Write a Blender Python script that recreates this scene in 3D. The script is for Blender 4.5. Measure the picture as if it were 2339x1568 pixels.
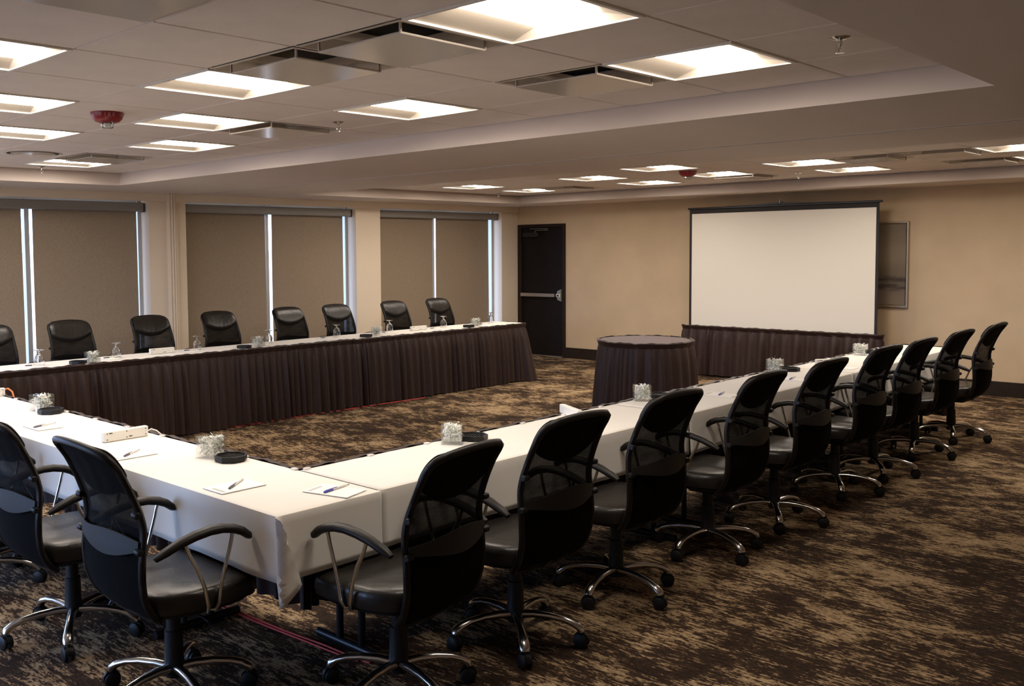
import bpy, math, random
from mathutils import Vector, Matrix
for o in list(bpy.data.objects): bpy.data.objects.remove(o)
SC = bpy.context.scene
COL = SC.collection
R = math.radians
rnd = random.Random(7)

# ------------------------------------------------------------------ camera
IW, IH = 2339.0, 1568.0
F_PX, YAW, PITCH, ROLL = 2194.28, 0.7914, -0.0612, -0.0100
CAM = Vector((-2.9729, -4.2809, 1.6852)); PX, PY = -222.06, -76.39
fw = Vector((math.cos(YAW)*math.cos(PITCH), math.sin(YAW)*math.cos(PITCH), math.sin(PITCH)))
rt = Vector((math.sin(YAW), -math.cos(YAW), 0)); up = rt.cross(fw)
rt2 = rt*math.cos(ROLL)+up*math.sin(ROLL); up2 = up*math.cos(ROLL)-rt*math.sin(ROLL)
cd = bpy.data.cameras.new('camera'); cam = bpy.data.objects.new('camera', cd); COL.objects.link(cam)
cam.matrix_world = Matrix(((rt2.x, up2.x, -fw.x, CAM.x), (rt2.y, up2.y, -fw.y, CAM.y), (rt2.z, up2.z, -fw.z, CAM.z), (0, 0, 0, 1)))
cd.sensor_fit = 'HORIZONTAL'; cd.sensor_width = 36.0; cd.lens = 36.0*F_PX/IW
cd.shift_x = -PX/IW; cd.shift_y = PY/IW
cd.clip_start = 0.05; cd.clip_end = 200
SC.camera = cam

# ------------------------------------------------------------------ light and exposure
vs = SC.view_settings
vs.view_transform = 'Standard'; vs.look = 'None'; vs.gamma = 1.0; vs.use_curve_mapping = False
vs.exposure = 0.0
LENS_STRENGTH = 31.0
LENS_COLOR = (1.0, 0.885, 0.765)
DAY_STRENGTH = 10.0
W = bpy.data.worlds.new('world'); SC.world = W; W.use_nodes = True
wn = W.node_tree; bgn = wn.nodes['Background']; bgn.inputs[1].default_value = DAY_STRENGTH
wtc = wn.nodes.new('ShaderNodeTexCoord'); wsx = wn.nodes.new('ShaderNodeSeparateXYZ'); wr = wn.nodes.new('ShaderNodeValToRGB')
wn.links.new(wtc.outputs['Generated'], wsx.inputs[0]); wn.links.new(wsx.outputs['Z'], wr.inputs[0]); wn.links.new(wr.outputs[0], bgn.inputs[0])
wr.color_ramp.elements[0].position = 0.0; wr.color_ramp.elements[0].color = (0.19, 0.20, 0.24, 1)      # pale paving outside
wr.color_ramp.elements[1].position = 0.004; wr.color_ramp.elements[1].color = (0.36, 0.56, 1.0, 1)      # blue sky above the horizon

# ------------------------------------------------------------------ measures (metres)
ZC = 2.493            # tile ceiling
ZS = 2.365             # plaster soffit
ZH = 2.275            # header over the windows
M_ = 0.6096           # ceiling module
XF = 9.125            # far wall
YW = 5.59             # inner face of window wall
XB, YR = -5.2, -6.6   # walls behind and beside the camera
ZT = 0.74             # table top
GX2 = [5.317-0.6096*2, 5.317-0.6096, 5.317, 5.93, 6.55, 7.143, 7.743]   # grid lines 7..13 of the second tray

# ------------------------------------------------------------------ materials
def new_mat(name):
    m = bpy.data.materials.new(name); m.use_nodes = True
    return m, m.node_tree, m.node_tree.nodes['Principled BSDF']
def coords(nt, scale=(1, 1, 1), kind='Object'):
    tc = nt.nodes.new('ShaderNodeTexCoord'); mp = nt.nodes.new('ShaderNodeMapping')
    nt.links.new(tc.outputs[kind], mp.inputs[0]); mp.inputs['Scale'].default_value = scale
    return mp.outputs[0]
def noise(nt, vec, scale, detail=3, rough=0.5):
    n = nt.nodes.new('ShaderNodeTexNoise'); nt.links.new(vec, n.inputs['Vector'])
    n.inputs['Scale'].default_value = scale; n.inputs['Detail'].default_value = detail; n.inputs['Roughness'].default_value = rough
    return n.outputs['Fac']
def ramp(nt, fac, stops):
    r = nt.nodes.new('ShaderNodeValToRGB'); nt.links.new(fac, r.inputs[0])
    while len(r.color_ramp.elements) < len(stops): r.color_ramp.elements.new(0.5)
    for e, (p, c) in zip(r.color_ramp.elements, stops): e.position = p; e.color = (*c, 1)
    return r.outputs[0]
def mathn(nt, op, a, b=None):
    n = nt.nodes.new('ShaderNodeMath'); n.operation = op
    for i, v in enumerate((a, b)):
        if v is None: continue
        if isinstance(v, (int, float)): n.inputs[i].default_value = v
        else: nt.links.new(v, n.inputs[i])
    return n.outputs[0]
def bump(nt, b, h, strength, dist=0.01):
    n = nt.nodes.new('ShaderNodeBump'); n.inputs['Strength'].default_value = strength; n.inputs['Distance'].default_value = dist
    nt.links.new(h, n.inputs['Height']); nt.links.new(n.outputs[0], b.inputs['Normal'])
def simple(name, col, rough=0.5, metal=0.0, spec=0.5, var=0.0, vscale=8, bmp=0.0, bscale=60, sheen=0.0, kind='Object'):
    m, nt, b = new_mat(name)
    b.inputs['Base Color'].default_value = (*col, 1); b.inputs['Roughness'].default_value = rough
    b.inputs['Metallic'].default_value = metal; b.inputs['Specular IOR Level'].default_value = spec
    if sheen: b.inputs['Sheen Weight'].default_value = sheen
    if var or bmp: v = coords(nt, kind=kind)
    if var:
        c = ramp(nt, noise(nt, v, vscale, 4), [(0.3, tuple(x*(1-var) for x in col)), (0.7, tuple(min(1, x*(1+var)) for x in col))])
        nt.links.new(c, b.inputs['Base Color'])
    if bmp: bump(nt, b, noise(nt, v, bscale, 3), bmp, 0.004)
    return m

MT = {}
MT['wall'] = simple('wall_vinyl', (0.60, 0.455, 0.295), 0.75, var=0.05, vscale=3, bmp=0.25, bscale=220)
MT['paint'] = simple('wall_paint', (0.83, 0.70, 0.545), 0.8, var=0.02, vscale=2)
MT['soffit'] = simple('soffit_paint', (0.76, 0.665, 0.60), 0.9, var=0.02, vscale=1.5, bmp=0.05, bscale=150)
MT['tile'] = simple('ceiling_tile', (0.82, 0.725, 0.66), 0.95, var=0.03, vscale=5, bmp=0.3, bscale=260)
MT['tbar'] = simple('ceiling_grid', (0.62, 0.56, 0.50), 0.5)
MT['cloth'] = simple('table_linen', (0.76, 0.725, 0.665), 0.9, var=0.015, vscale=5, bmp=0.06, bscale=400, sheen=0.15)
MT['skirt'] = simple('skirt_polyester', (0.024, 0.0092, 0.0062), 0.55, spec=0.35, var=0.2, vscale=25, bmp=0.1, bscale=300, sheen=0.05)
MT['wood_dark'] = simple('dark_stained_wood', (0.022, 0.013, 0.008), 0.6, spec=0.2, var=0.25, vscale=12)
MT['door'] = simple('door_veneer', (0.008, 0.0055, 0.0045), 0.6, spec=0.2, var=0.3, vscale=9)
MT['leather'] = simple('black_leather', (0.014, 0.0115, 0.0095), 0.36, spec=0.45, var=0.15, vscale=14, bmp=0.6, bscale=24)
MT['armleather'] = simple('dark_padded_arm', (0.010, 0.0075, 0.006), 0.45, spec=0.25)
MT['plastic'] = simple('black_plastic', (0.008, 0.008, 0.008), 0.5, spec=0.35)
MT['fabric'] = simple('black_knit', (0.005, 0.0045, 0.004), 0.95, spec=0.08, bmp=0.5, bscale=45)
MT['greyplastic'] = simple('charcoal_plastic', (0.018, 0.0175, 0.0175), 0.5, spec=0.3)
MT['chrome'] = simple('brushed_chrome', (0.62, 0.60, 0.57), 0.2, metal=1.0)
MT['steel'] = simple('satin_steel', (0.45, 0.42, 0.38), 0.35, metal=0.85)
MT['blackmetal'] = simple('black_metal', (0.012, 0.012, 0.014), 0.35, metal=0.3)
MT['white'] = simple('white_plastic', (0.80, 0.77, 0.70), 0.4)
MT['paper'] = simple('white_paper', (0.88, 0.86, 0.82), 0.9)
MT['ink'] = simple('grey_print', (0.45, 0.43, 0.42), 0.9)
MT['blue'] = simple('blue_plastic', (0.06, 0.07, 0.42), 0.35)
MT['navy'] = simple('dark_pen_cap', (0.10, 0.09, 0.12), 0.4)
MT['clear'] = simple('frosted_barrel', (0.72, 0.68, 0.62), 0.3)
MT['red'] = simple('red_enamel', (0.22, 0.012, 0.018), 0.35)
MT['redtext'] = simple('embossed_pale_red', (0.55, 0.22, 0.22), 0.5)
MT['redcord'] = simple('red_cord', (0.55, 0.05, 0.04), 0.45)
MT['orange'] = simple('orange_cord', (0.75, 0.22, 0.06), 0.5)
MT['screen'] = simple('matte_white_screen', (0.74, 0.70, 0.62), 0.95, bmp=0.05, bscale=500)
MT['screenedge'] = simple('screen_black_border', (0.012, 0.008, 0.007), 0.7)
MT['fixture'] = simple('white_enamel', (0.66, 0.58, 0.48), 0.4)
MT['trimlit'] = simple('white_trim', (0.85, 0.80, 0.72), 0.35)
MT['diff'] = simple('diffuser_enamel', (0.60, 0.53, 0.46), 0.16)
MT['void'] = simple('dark_plenum', (0.010, 0.008, 0.007), 0.9)
MT['alu'] = simple('window_aluminium', (0.42, 0.42, 0.42), 0.45, metal=0.4)
MT['cassette'] = simple('blind_cassette', (0.26, 0.24, 0.22), 0.55)
MT['tabletop'] = simple('plywood_top', (0.30, 0.19, 0.10), 0.5, var=0.15)
MT['roundcloth'] = simple('plum_brown_cloth', (0.060, 0.036, 0.034), 0.7, sheen=0.1)
MT['frame'] = simple('champagne_frame', (0.42, 0.34, 0.24), 0.35, metal=0.6)
MT['vinyl'] = simple('clear_clip', (0.75, 0.70, 0.66), 0.2)

# blinds: woven grey-brown screen fabric
m, nt, b = new_mat('blind_fabric'); v = coords(nt, (1, 1, 1))
wv = noise(nt, coords(nt, (260, 260, 40)), 1.0, 2); wh = noise(nt, coords(nt, (40, 40, 320)), 1.0, 2)
mix = mathn(nt, 'MULTIPLY', mathn(nt, 'ADD', wv, wh), 0.5)
nt.links.new(ramp(nt, mix, [(0.35, (0.26, 0.20, 0.14)), (0.65, (0.375, 0.29, 0.205))]), b.inputs['Base Color'])
b.inputs['Roughness'].default_value = 0.9; MT['blind'] = m

# mesh fabric of the chair backs: fine dark net with holes
m, nt, b = new_mat('chair_mesh'); v0 = coords(nt, (1, 1, 1))
sx = nt.nodes.new('ShaderNodeSeparateXYZ'); cx_ = nt.nodes.new('ShaderNodeCombineXYZ'); nt.links.new(v0, sx.inputs[0]); nt.links.new(sx.outputs['X'], cx_.inputs['X']); nt.links.new(sx.outputs['Z'], cx_.inputs['Y']); v = cx_.outputs[0]
vo = nt.nodes.new('ShaderNodeTexVoronoi'); vo.voronoi_dimensions = '2D'; nt.links.new(v, vo.inputs['Vector']); vo.inputs['Scale'].default_value = 190; vo.inputs['Randomness'].default_value = 0.15
hole = mathn(nt, 'LESS_THAN', vo.outputs['Distance'], 0.42)
b.inputs['Base Color'].default_value = (0.006, 0.0055, 0.005, 1); b.inputs['Roughness'].default_value = 0.9; b.inputs['Specular IOR Level'].default_value = 0.1
tr = nt.nodes.new('ShaderNodeBsdfTransparent'); mx = nt.nodes.new('ShaderNodeMixShader')
nt.links.new(mathn(nt, 'MULTIPLY', hole, mathn(nt, 'MULTIPLY', noise(nt, coords(nt, (9, 9, 22)), 1.0, 2), 0.22)), mx.inputs[0]); nt.links.new(b.outputs[0], mx.inputs[1]); nt.links.new(tr.outputs[0], mx.inputs[2])
nt.links.new(mx.outputs[0], nt.nodes['Material Output'].inputs[0]); MT['mesh'] = m

# glass
def glass(name, col, ior=1.45, rough=0.0):
    m, nt, b = new_mat(name)
    b.inputs['Base Color'].default_value = (*col, 1); b.inputs['Transmission Weight'].default_value = 1.0
    b.inputs['IOR'].default_value = ior; b.inputs['Roughness'].default_value = rough
    return m
MT['glass'] = glass('clear_glass', (0.97, 0.98, 0.97))
m, nt, b = new_mat('window_glass')
tr = nt.nodes.new('ShaderNodeBsdfTransparent'); gl = nt.nodes.new('ShaderNodeBsdfGlossy'); gl.inputs['Roughness'].default_value = 0.02
mx = nt.nodes.new('ShaderNodeMixShader'); mx.inputs[0].default_value = 0.06
nt.links.new(tr.outputs[0], mx.inputs[1]); nt.links.new(gl.outputs[0], mx.inputs[2]); nt.links.new(mx.outputs[0], nt.nodes['Material Output'].inputs[0])
MT['pane'] = m

m, nt, b = new_mat('thin_glass')
tr = nt.nodes.new('ShaderNodeBsdfTransparent'); tr.inputs[0].default_value = (0.985, 0.99, 0.985, 1); gl = nt.nodes.new('ShaderNodeBsdfGlossy'); gl.inputs['Roughness'].default_value = 0.03
lw = nt.nodes.new('ShaderNodeLayerWeight'); lw.inputs[0].default_value = 0.25
mx = nt.nodes.new('ShaderNodeMixShader'); nt.links.new(mathn(nt, 'ADD', mathn(nt, 'MULTIPLY', lw.outputs['Facing'], 0.55), 0.06), mx.inputs[0])
nt.links.new(tr.outputs[0], mx.inputs[1]); nt.links.new(gl.outputs[0], mx.inputs[2]); nt.links.new(mx.outputs[0], nt.nodes['Material Output'].inputs[0])
MT['thinglass'] = m
# lamp lens
m, nt, b = new_mat('lamp_lens')
b.inputs['Base Color'].default_value = (0.9, 0.88, 0.85, 1); b.inputs['Emission Color'].default_value = (*LENS_COLOR, 1); b.inputs['Emission Strength'].default_value = LENS_STRENGTH
MT['lens'] = m

# leaves in the votive cubes
m, nt, b = new_mat('pale_green_leaf'); v = coords(nt)
nt.links.new(ramp(nt, noise(nt, v, 90, 2), [(0.32, (0.26, 0.30, 0.22)), (0.43, (0.66, 0.68, 0.58)), (0.54, (0.92, 0.90, 0.85))]), b.inputs['Base Color'])
b.inputs['Roughness'].default_value = 0.35; MT['leaf'] = m

# painted canvas
m, nt, b = new_mat('abstract_canvas'); v = coords(nt, (1, 1.2, 5))
band = noise(nt, v, 1.6, 5, 0.6)
sep = nt.nodes.new('ShaderNodeSeparateXYZ'); tc = nt.nodes.new('ShaderNodeTexCoord'); nt.links.new(tc.outputs['Object'], sep.inputs[0])
mr = nt.nodes.new('ShaderNodeMapRange'); nt.links.new(sep.outputs['Z'], mr.inputs[0]); mr.inputs[1].default_value = 0.95; mr.inputs[2].default_value = 1.97
h = mathn(nt, 'ADD', mr.outputs[0], mathn(nt, 'MULTIPLY', mathn(nt, 'SUBTRACT', band, 0.5), 0.35))
nt.links.new(ramp(nt, h, [(0.05, (0.22, 0.17, 0.12)), (0.19, (0.20, 0.15, 0.11)), (0.235, (0.05, 0.038, 0.03)), (0.27, (0.17, 0.13, 0.095)), (0.335, (0.055, 0.042, 0.033)), (0.38, (0.17, 0.13, 0.09)), (0.62, (0.26, 0.205, 0.14)), (0.9, (0.20, 0.155, 0.105))]), b.inputs['Base Color'])
b.inputs['Roughness'].default_value = 0.7; MT['canvas'] = m

# carpet
m, nt, b = new_mat('carpet')
blotch = noise(nt, coords(nt, (1.0, 0.8, 1)), 1.8, 3, 0.55)
mid = noise(nt, coords(nt, (1.0, 0.5, 1)), 8.0, 3, 0.6)
streak = noise(nt, coords(nt, (58, 12, 1)), 1.0, 3, 0.6)
fine = noise(nt, coords(nt, (140, 60, 1)), 1.0, 2, 0.6)
tone = noise(nt, coords(nt, (90, 40, 1)), 1.0, 2, 0.5)
s = mathn(nt, 'ADD', mathn(nt, 'MULTIPLY', blotch, 0.70), mathn(nt, 'MULTIPLY', mid, 0.75))
s = mathn(nt, 'ADD', s, mathn(nt, 'MULTIPLY', streak, 1.05))
s = mathn(nt, 'ADD', s, mathn(nt, 'MULTIPLY', fine, 0.50))
s = mathn(nt, 'MULTIPLY', s, 1/3.0)
cm = ramp(nt, s, [(0.40, (0.026, 0.017, 0.012)), (0.490, (0.045, 0.028, 0.018)), (0.510, (0.085, 0.054, 0.032)), (0.518, (0.27, 0.185, 0.105)), (0.60, (0.44, 0.33, 0.20))])
mm = nt.nodes.new('ShaderNodeMix'); mm.data_type = 'RGBA'; mm.blend_type = 'MULTIPLY'; mm.inputs[0].default_value = 1.0
nt.links.new(cm, mm.inputs[6]); nt.links.new(ramp(nt, tone, [(0.32, (0.62, 0.60, 0.58)), (0.66, (1.25, 1.22, 1.18))]), mm.inputs[7]); nt.links.new(mm.outputs[2], b.inputs['Base Color'])
b.inputs['Roughness'].default_value = 1.0; b.inputs['Specular IOR Level'].default_value = 0.1
bump(nt, b, fine, 0.5, 0.006); MT['carpet'] = m

# ------------------------------------------------------------------ mesh helpers
class MB:
    def __init__(s): s.v = []; s.f = []
    def add(s, vs, fs):
        n = len(s.v); s.v += [tuple(x) for x in vs]; s.f += [tuple(i+n for i in f) for f in fs]; return s
    def box(s, x0, x1, y0, y1, z0, z1, c=0.0):
        if c <= 0:
            return s.add([(x0, y0, z0), (x1, y0, z0), (x1, y1, z0), (x0, y1, z0), (x0, y0, z1), (x1, y0, z1), (x1, y1, z1), (x0, y1, z1)],
                         [(0, 3, 2, 1), (4, 5, 6, 7), (0, 1, 5, 4), (1, 2, 6, 5), (2, 3, 7, 6), (3, 0, 4, 7)])
        rings = []
        for z, k in ((z0, c), (z0+c, 0), (z1-c, 0), (z1, c)):
            rings.append([(x0+c+k, y0+k, z), (x1-c-k, y0+k, z), (x1-k, y0+c+k, z), (x1-k, y1-c-k, z), (x1-c-k, y1-k, z), (x0+c+k, y1-k, z), (x0+k, y1-c-k, z), (x0+k, y0+c+k, z)])
        return s.loft(rings, True)
    def loft(s, rings, cap=True, closed=True):
        n = len(rings[0]); vs = [p for r in rings for p in r]; fs = []
        for i in range(len(rings)-1):
            for j in range(n if closed else n-1):
                a = i*n+j; b_ = i*n+(j+1) % n
                fs.append((a, b_, b_+n, a+n))
        if cap: fs.append(tuple(reversed(range(n)))); fs.append(tuple(range((len(rings)-1)*n, len(rings)*n)))
        return s.add(vs, fs)
    def tube(s, pts, r, n=8, cap=True, closed=False, flat=1.0):
        pts = [Vector(p) for p in pts]; rs = r if isinstance(r, (list, tuple)) else [r]*len(pts)
        rings = []; prev = None; N = len(pts)
        for i, p in enumerate(pts):
            a = pts[i-1] if (i > 0 or closed) else p; b_ = pts[(i+1) % N] if (i < N-1 or closed) else p
            t = (b_-a)
            if t.length < 1e-9: t = Vector((0, 0, 1))
            t.normalize()
            if prev is None:
                ref = Vector((0, 0, 1)) if abs(t.z) < 0.9 else Vector((1, 0, 0))
                u = t.cross(ref).normalized()
            else: u = (prev - t*prev.dot(t)).normalized()
            prev = u; w = t.cross(u)
            rings.append([p+u*rs[i]*math.cos(2*math.pi*k/n)+w*rs[i]*flat*math.sin(2*math.pi*k/n) for k in range(n)])
        if closed: rings.append(rings[0]); return s.loft(rings, False)
        return s.loft(rings, cap)
    def lathe(s, prof, c=(0, 0, 0), n=24, cap=False):
        rings = [[(c[0]+r*math.cos(2*math.pi*k/n), c[1]+r*math.sin(2*math.pi*k/n), c[2]+z) for k in range(n)] for r, z in prof]
        return s.loft(rings, cap)
    def grid(s, fn, nu, nv):
        vs = [fn(i/nu, j/nv) for j in range(nv+1) for i in range(nu+1)]
        fs = [(j*(nu+1)+i, j*(nu+1)+i+1, (j+1)*(nu+1)+i+1, (j+1)*(nu+1)+i) for j in range(nv) for i in range(nu)]
        return s.add(vs, fs)
    def shell(s, fn, nu, nv, th):
        """closed sheet: fn(u,v) gives the front point and fn offset by th along the normal gives the rear"""
        e = 1e-3
        def nrm(u, v):
            a = Vector(fn(min(u+e, 1), v))-Vector(fn(max(u-e, 0), v)); b_ = Vector(fn(u, min(v+e, 1)))-Vector(fn(u, max(v-e, 0)))
            return a.cross(b_).normalized()
        F = [[Vector(fn(i/nu, j/nv)) for i in range(nu+1)] for j in range(nv+1)]
        B = [[F[j][i]+nrm(i/nu, j/nv)*(th(i/nu, j/nv) if callable(th) else th) for i in range(nu+1)] for j in range(nv+1)]
        k = nu+1; vs = [p for r in F for p in r]+[p for r in B for p in r]; o = k*(nv+1); fs = []
        for j in range(nv):
            for i in range(nu):
                a = j*k+i; fs.append((a, a+k, a+k+1, a+1)); fs.append((o+a, o+a+1, o+a+k+1, o+a+k))
        bd = [i for i in range(k)]+[j*k+nu for j in range(1, nv+1)]+[nv*k+i for i in range(nu-1, -1, -1)]+[j*k for j in range(nv-1, 0, -1)]
        for a, b_ in zip(bd, bd[1:]+bd[:1]): fs.append((a, b_, o+b_, o+a))
        return s.add(vs, fs)
    def mesh(s, name, mat, smooth=False):
        me = bpy.data.meshes.new(name); me.from_pydata([tuple(p) for p in s.v], [], s.f)
        for m in (mat if isinstance(mat, list) else [mat]): me.materials.append(MT[m])
        if smooth:
            me.polygons.foreach_set('use_smooth', [True]*len(me.polygons))
            try: me.set_sharp_from_angle(angle=R(45))
            except Exception: pass
        me.update(); return me
    def build(s, name, mat, parent=None, smooth=False, loc=(0, 0, 0), rz=0):
        o = bpy.data.objects.new(name, s.mesh(name, mat, smooth)); COL.objects.link(o)
        o.location = loc; o.rotation_euler = (0, 0, rz)
        if parent: o.parent = parent
        return o
def tag(o, label=None, cat=None, group=None, kind=None):
    if label: o['label'] = label
    if cat: o['category'] = cat
    if group: o['group'] = group
    if kind: o['kind'] = kind
    return o
def empty(name, loc=(0, 0, 0), rz=0, rot=None):
    o = bpy.data.objects.new(name, None); COL.objects.link(o); o.location = loc; o.rotation_euler = rot or (0, 0, rz); o.empty_display_size = 0.1
    return o
def put(name, me, parent=None, loc=(0, 0, 0), rz=0, rot=None):
    o = bpy.data.objects.new(name, me); COL.objects.link(o); o.location = loc; o.rotation_euler = rot or (0, 0, rz)
    if parent: o.parent = parent
    return o
def copy_tree(o, parent=None):
    c = o.copy(); COL.objects.link(c); c.parent = parent
    for ch in o.children: copy_tree(ch, c)
    return c
def lerp(tab, z):
    if z <= tab[0][0]: return tab[0][1]
    for (a, p), (b_, q) in zip(tab, tab[1:]):
        if z <= b_:
            t = (z-a)/(b_-a); return p+(q-p)*t
    return tab[-1][1]
def smooth_tab(tab, n=60):
    """Catmull-Rom resampling of a (z, value) table"""
    out = []; P = [tab[0]]+list(tab)+[tab[-1]]
    for i in range(1, len(P)-2):
        for k in range(6):
            t = k/6
            c = [0.5*((2*P[i][d])+(-P[i-1][d]+P[i+1][d])*t+(2*P[i-1][d]-5*P[i][d]+4*P[i+1][d]-P[i+2][d])*t*t+(-P[i-1][d]+3*P[i][d]-3*P[i+1][d]+P[i+2][d])*t**3) for d in (0, 1)]
            out.append(tuple(c))
    return out+[tab[-1]]
def struct(o): o['kind'] = 'structure'; return o

# ------------------------------------------------------------------ room shell
struct(MB().box(XB-.2, XF+.3, YR-.2, YW+.5, -0.10, 0.0).build('floor', 'carpet'))
# far wall with its doorway; unseen panel added behind the door stops sky leaks
D0, D1, DZ = 4.636, 5.575, 2.083
w = MB().box(XF, XF+.15, YR-.2, D0, 0, 2.62).box(XF, XF+.15, D0, YW+.3, DZ, 2.62).box(XF, XF+.15, D1, YW+.3, 0, DZ).box(XF+.11, XF+.15, D0, D1, 0, DZ)
struct(w.build('wall_far', 'wall'))
WB0, WB1 = -0.4, 4.4      # unseen glazed opening, added behind the front row for bluish daylight
struct(MB().box(XB-.15, XB, YR-.2, WB0, 0, 2.62).box(XB-.15, XB, WB1, YW+.3, 0, 2.62).box(XB-.15, XB, WB0, WB1, ZH, 2.62).box(XB-.15, XB, WB0, WB1, 0, .12).build('wall_back', 'wall'))
wb = struct(MB().box(XB-.12, XB-.06, WB0, WB0+.05, .12, ZH).box(XB-.12, XB-.06, WB1-.05, WB1, .12, ZH).box(XB-.12, XB-.06, (WB0+WB1)/2-.025, (WB0+WB1)/2+.025, .12, ZH).box(XB-.12, XB-.06, WB0, WB1, .12, .17).box(XB-.12, XB-.06, WB0, WB1, ZH-.05, ZH).build('window_6', 'alu'))
for q0, q1 in ((WB0+.05, (WB0+WB1)/2-.025), ((WB0+WB1)/2+.025, WB1-.05)): MB().box(XB-.093, XB-.087, q0, q1, .17, ZH-.05).build('pane', 'pane', wb)
ld = bpy.data.lights.new('daylight_portal', 'AREA'); ld.shape = 'RECTANGLE'; ld.size = WB1-WB0; ld.size_y = ZH-.12; ld.cycles.is_portal = True
lo = bpy.data.objects.new('daylight_portal', ld); COL.objects.link(lo); lo.location = (XB-.14, (WB0+WB1)/2, (ZH+.12)/2); lo.rotation_euler = (R(90), 0, R(-90))
struct(MB().box(XB-.15, XF+.15, YR-.15, YR, 0, 2.62).build('wall_right', 'wall'))
bb = MB().box(XF-.016, XF, YR, D0-.002, 0, 0.165); struct(bb.build('baseboard_far', 'wood_dark'))
struct(MB().box(XB+.17, XF-.017, YR, YR+.016, 0, 0.165).build('baseboard_right', 'wood_dark'))

# window wall: columns, header, sill wall, glass
YB = 5.80      # glass plane
bays = [(-4.6, -2.75), (-2.3, -0.45), (0.0, 2.565), (3.04, 5.67), (6.12, 8.73)]
wl = MB()
edges = [XB]+[e for b_ in bays for e in b_]+[XF]
for a, b_ in zip(edges[0::2], edges[1::2]): wl.box(a, b_, YW, YB+.25, 0, 2.62)
for a, b_ in bays:
    wl.box(a, b_, YW, YB+.25, ZH+.02, 2.62)
    wl.box(a, b_, YW+.12, YB+.25, 0, 0.12)
struct(wl.build('wall_window', 'paint'))
# header bulkhead
struct(MB().box(XB, XF-.001, YW-.03, YW-.001, ZH, ZS+.05).build('trim_1', 'paint'))
n_ = 0
for bi, (a, b_) in enumerate(bays):
    n_ += 1
    mid = {2: 1.255, 3: 4.335, 4: 7.375}.get(bi, (a+b_)/2)
    fr = MB().box(a, a+.04, YB-.035, YB+.06, .12, ZH+.02).box(b_-.045, b_, YB-.035, YB+.06, .12, ZH+.02).box(mid-.025, mid+.025, YB-.012, YB+.06, .12, ZH+.02).box(a, b_, YB, YB+.06, .12, .17).box(a, b_, YB, YB+.06, ZH-.01, ZH+.02)
    fo = struct(fr.build('window_%d' % n_, 'alu'))
    for x0, x1 in ((a+.04, mid-.025), (mid+.025, b_-.04)):
        MB().box(x0, x1, YB+.025, YB+.031, .17, ZH-.01).build('pane', 'pane', fo)
    # portal so the sky light finds the opening
    ld = bpy.data.lights.new('daylight_portal', 'AREA'); ld.shape = 'RECTANGLE'; ld.size = b_-a; ld.size_y = ZH-.1; ld.cycles.is_portal = True
    lo = bpy.data.objects.new('daylight_portal', ld); COL.objects.link(lo); lo.location = ((a+b_)/2, YB+.2, (ZH+.1)/2); lo.rotation_euler = (R(-90), 0, 0)

# roller blinds (closed) in the three bays in view
def blind(x0, x1, label, y=5.755):
    e = empty('roller_blind', ((x0+x1)/2, y, 0.14)); hw = (x1-x0)/2
    def fn(u, v): return ((u*2-1)*hw, 0.004*math.sin(u*5+v*3), v*(ZH-.14-.06))
    MB().shell(fn, 12, 10, 0.002).build('fabric', 'blind', e, True)
    MB().box(-hw, hw, -.012, .012, -.004, .022, .004).build('hem_bar', 'cassette', e)
    tag(e, label, 'blind', 'roller blinds in the window bays'); return e
def cassette(x0, x1, label):
    e = empty('blind_cassette', ((x0+x1)/2, 5.70, 2.16)); hw = (x1-x0)/2
    MB().box(-hw, hw, -.045, .04, 0.0, .100, .008).build('housing', 'cassette', e)
    for s in (-1, 1): MB().box(s*hw-.006, s*hw+.006, -.05, .045, -.006, .094, .003).build('end_cap', 'greyplastic', e)
    tag(e, label, 'blind cassette', 'long housings above the blinds')
blind(.05, 1.185, 'taupe roller blind at the left edge, left of the bright mullion gap')
blind(1.30, 2.50, 'wide taupe roller blind left of the fluted partition post')
blind(3.06, 4.285, 'taupe roller blind just right of the fluted partition post')
blind(4.385, 5.575, 'taupe roller blind left of the plain beige column')
blind(6.14, 7.325, 'taupe roller blind just right of the plain beige column')
blind(7.398, 8.60, 'taupe roller blind nearest the dark door')
cassette(.02, 2.545, 'grey blind housing over the leftmost window bay')
cassette(3.06, 5.65, 'grey blind housing over the middle window bay')
cassette(6.14, 8.71, 'grey blind housing over the window bay nearest the door')
# sill light slots come from the open joints; fluted jamb of the movable partition
e = empty('partition_post', (2.845, YW, 0))
mb = MB()
for k in range(4): mb.box(-.056+k*.029, -.056+k*.029+.022, -.062 if k in (1, 2) else -.05, -.0005, 0, ZS-.002, .003)
mb.box(-.058, .058, -.04, -.0006, 0, ZS-.002); mb.build('fluted_jamb', 'paint', e)
tag(e, 'fluted beige wall post standing against the column beside the middle window', 'wall post')
# return wall strip closing the corner is part of wall_window

# ------------------------------------------------------------------ ceiling
T1 = dict(lx0=-4.3, lx1=1.712, ly0=-3.075, ly1=4.64, ux0=-4.36, ux1=1.774, uy0=-3.14, uy1=4.71)
T2 = dict(lx0=4.10, lx1=8.24, ly0=-4.2, ly1=4.82, ux0=4.04, ux1=8.37, uy0=-4.26, uy1=4.94)
so = MB()
def sq(x0, x1, y0, y1): so.add([(x0, y0, ZS), (x0, y1, ZS), (x1, y1, ZS), (x1, y0, ZS)], [(0, 1, 2, 3)])
sq(XB, T1['lx0'], YR, YW); sq(T1['lx0'], T1['lx1'], YR, T1['ly0']); sq(T1['lx0'], T1['lx1'], T1['ly1'], YW)
sq(T1['lx1'], T2['lx0'], YR, YW)
sq(T2['lx0'], T2['lx1'], YR, T2['ly0']); sq(T2['lx0'], T2['lx1'], T2['ly1'], YW); sq(T2['lx1'], XF+.01, YR, YW)
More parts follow.
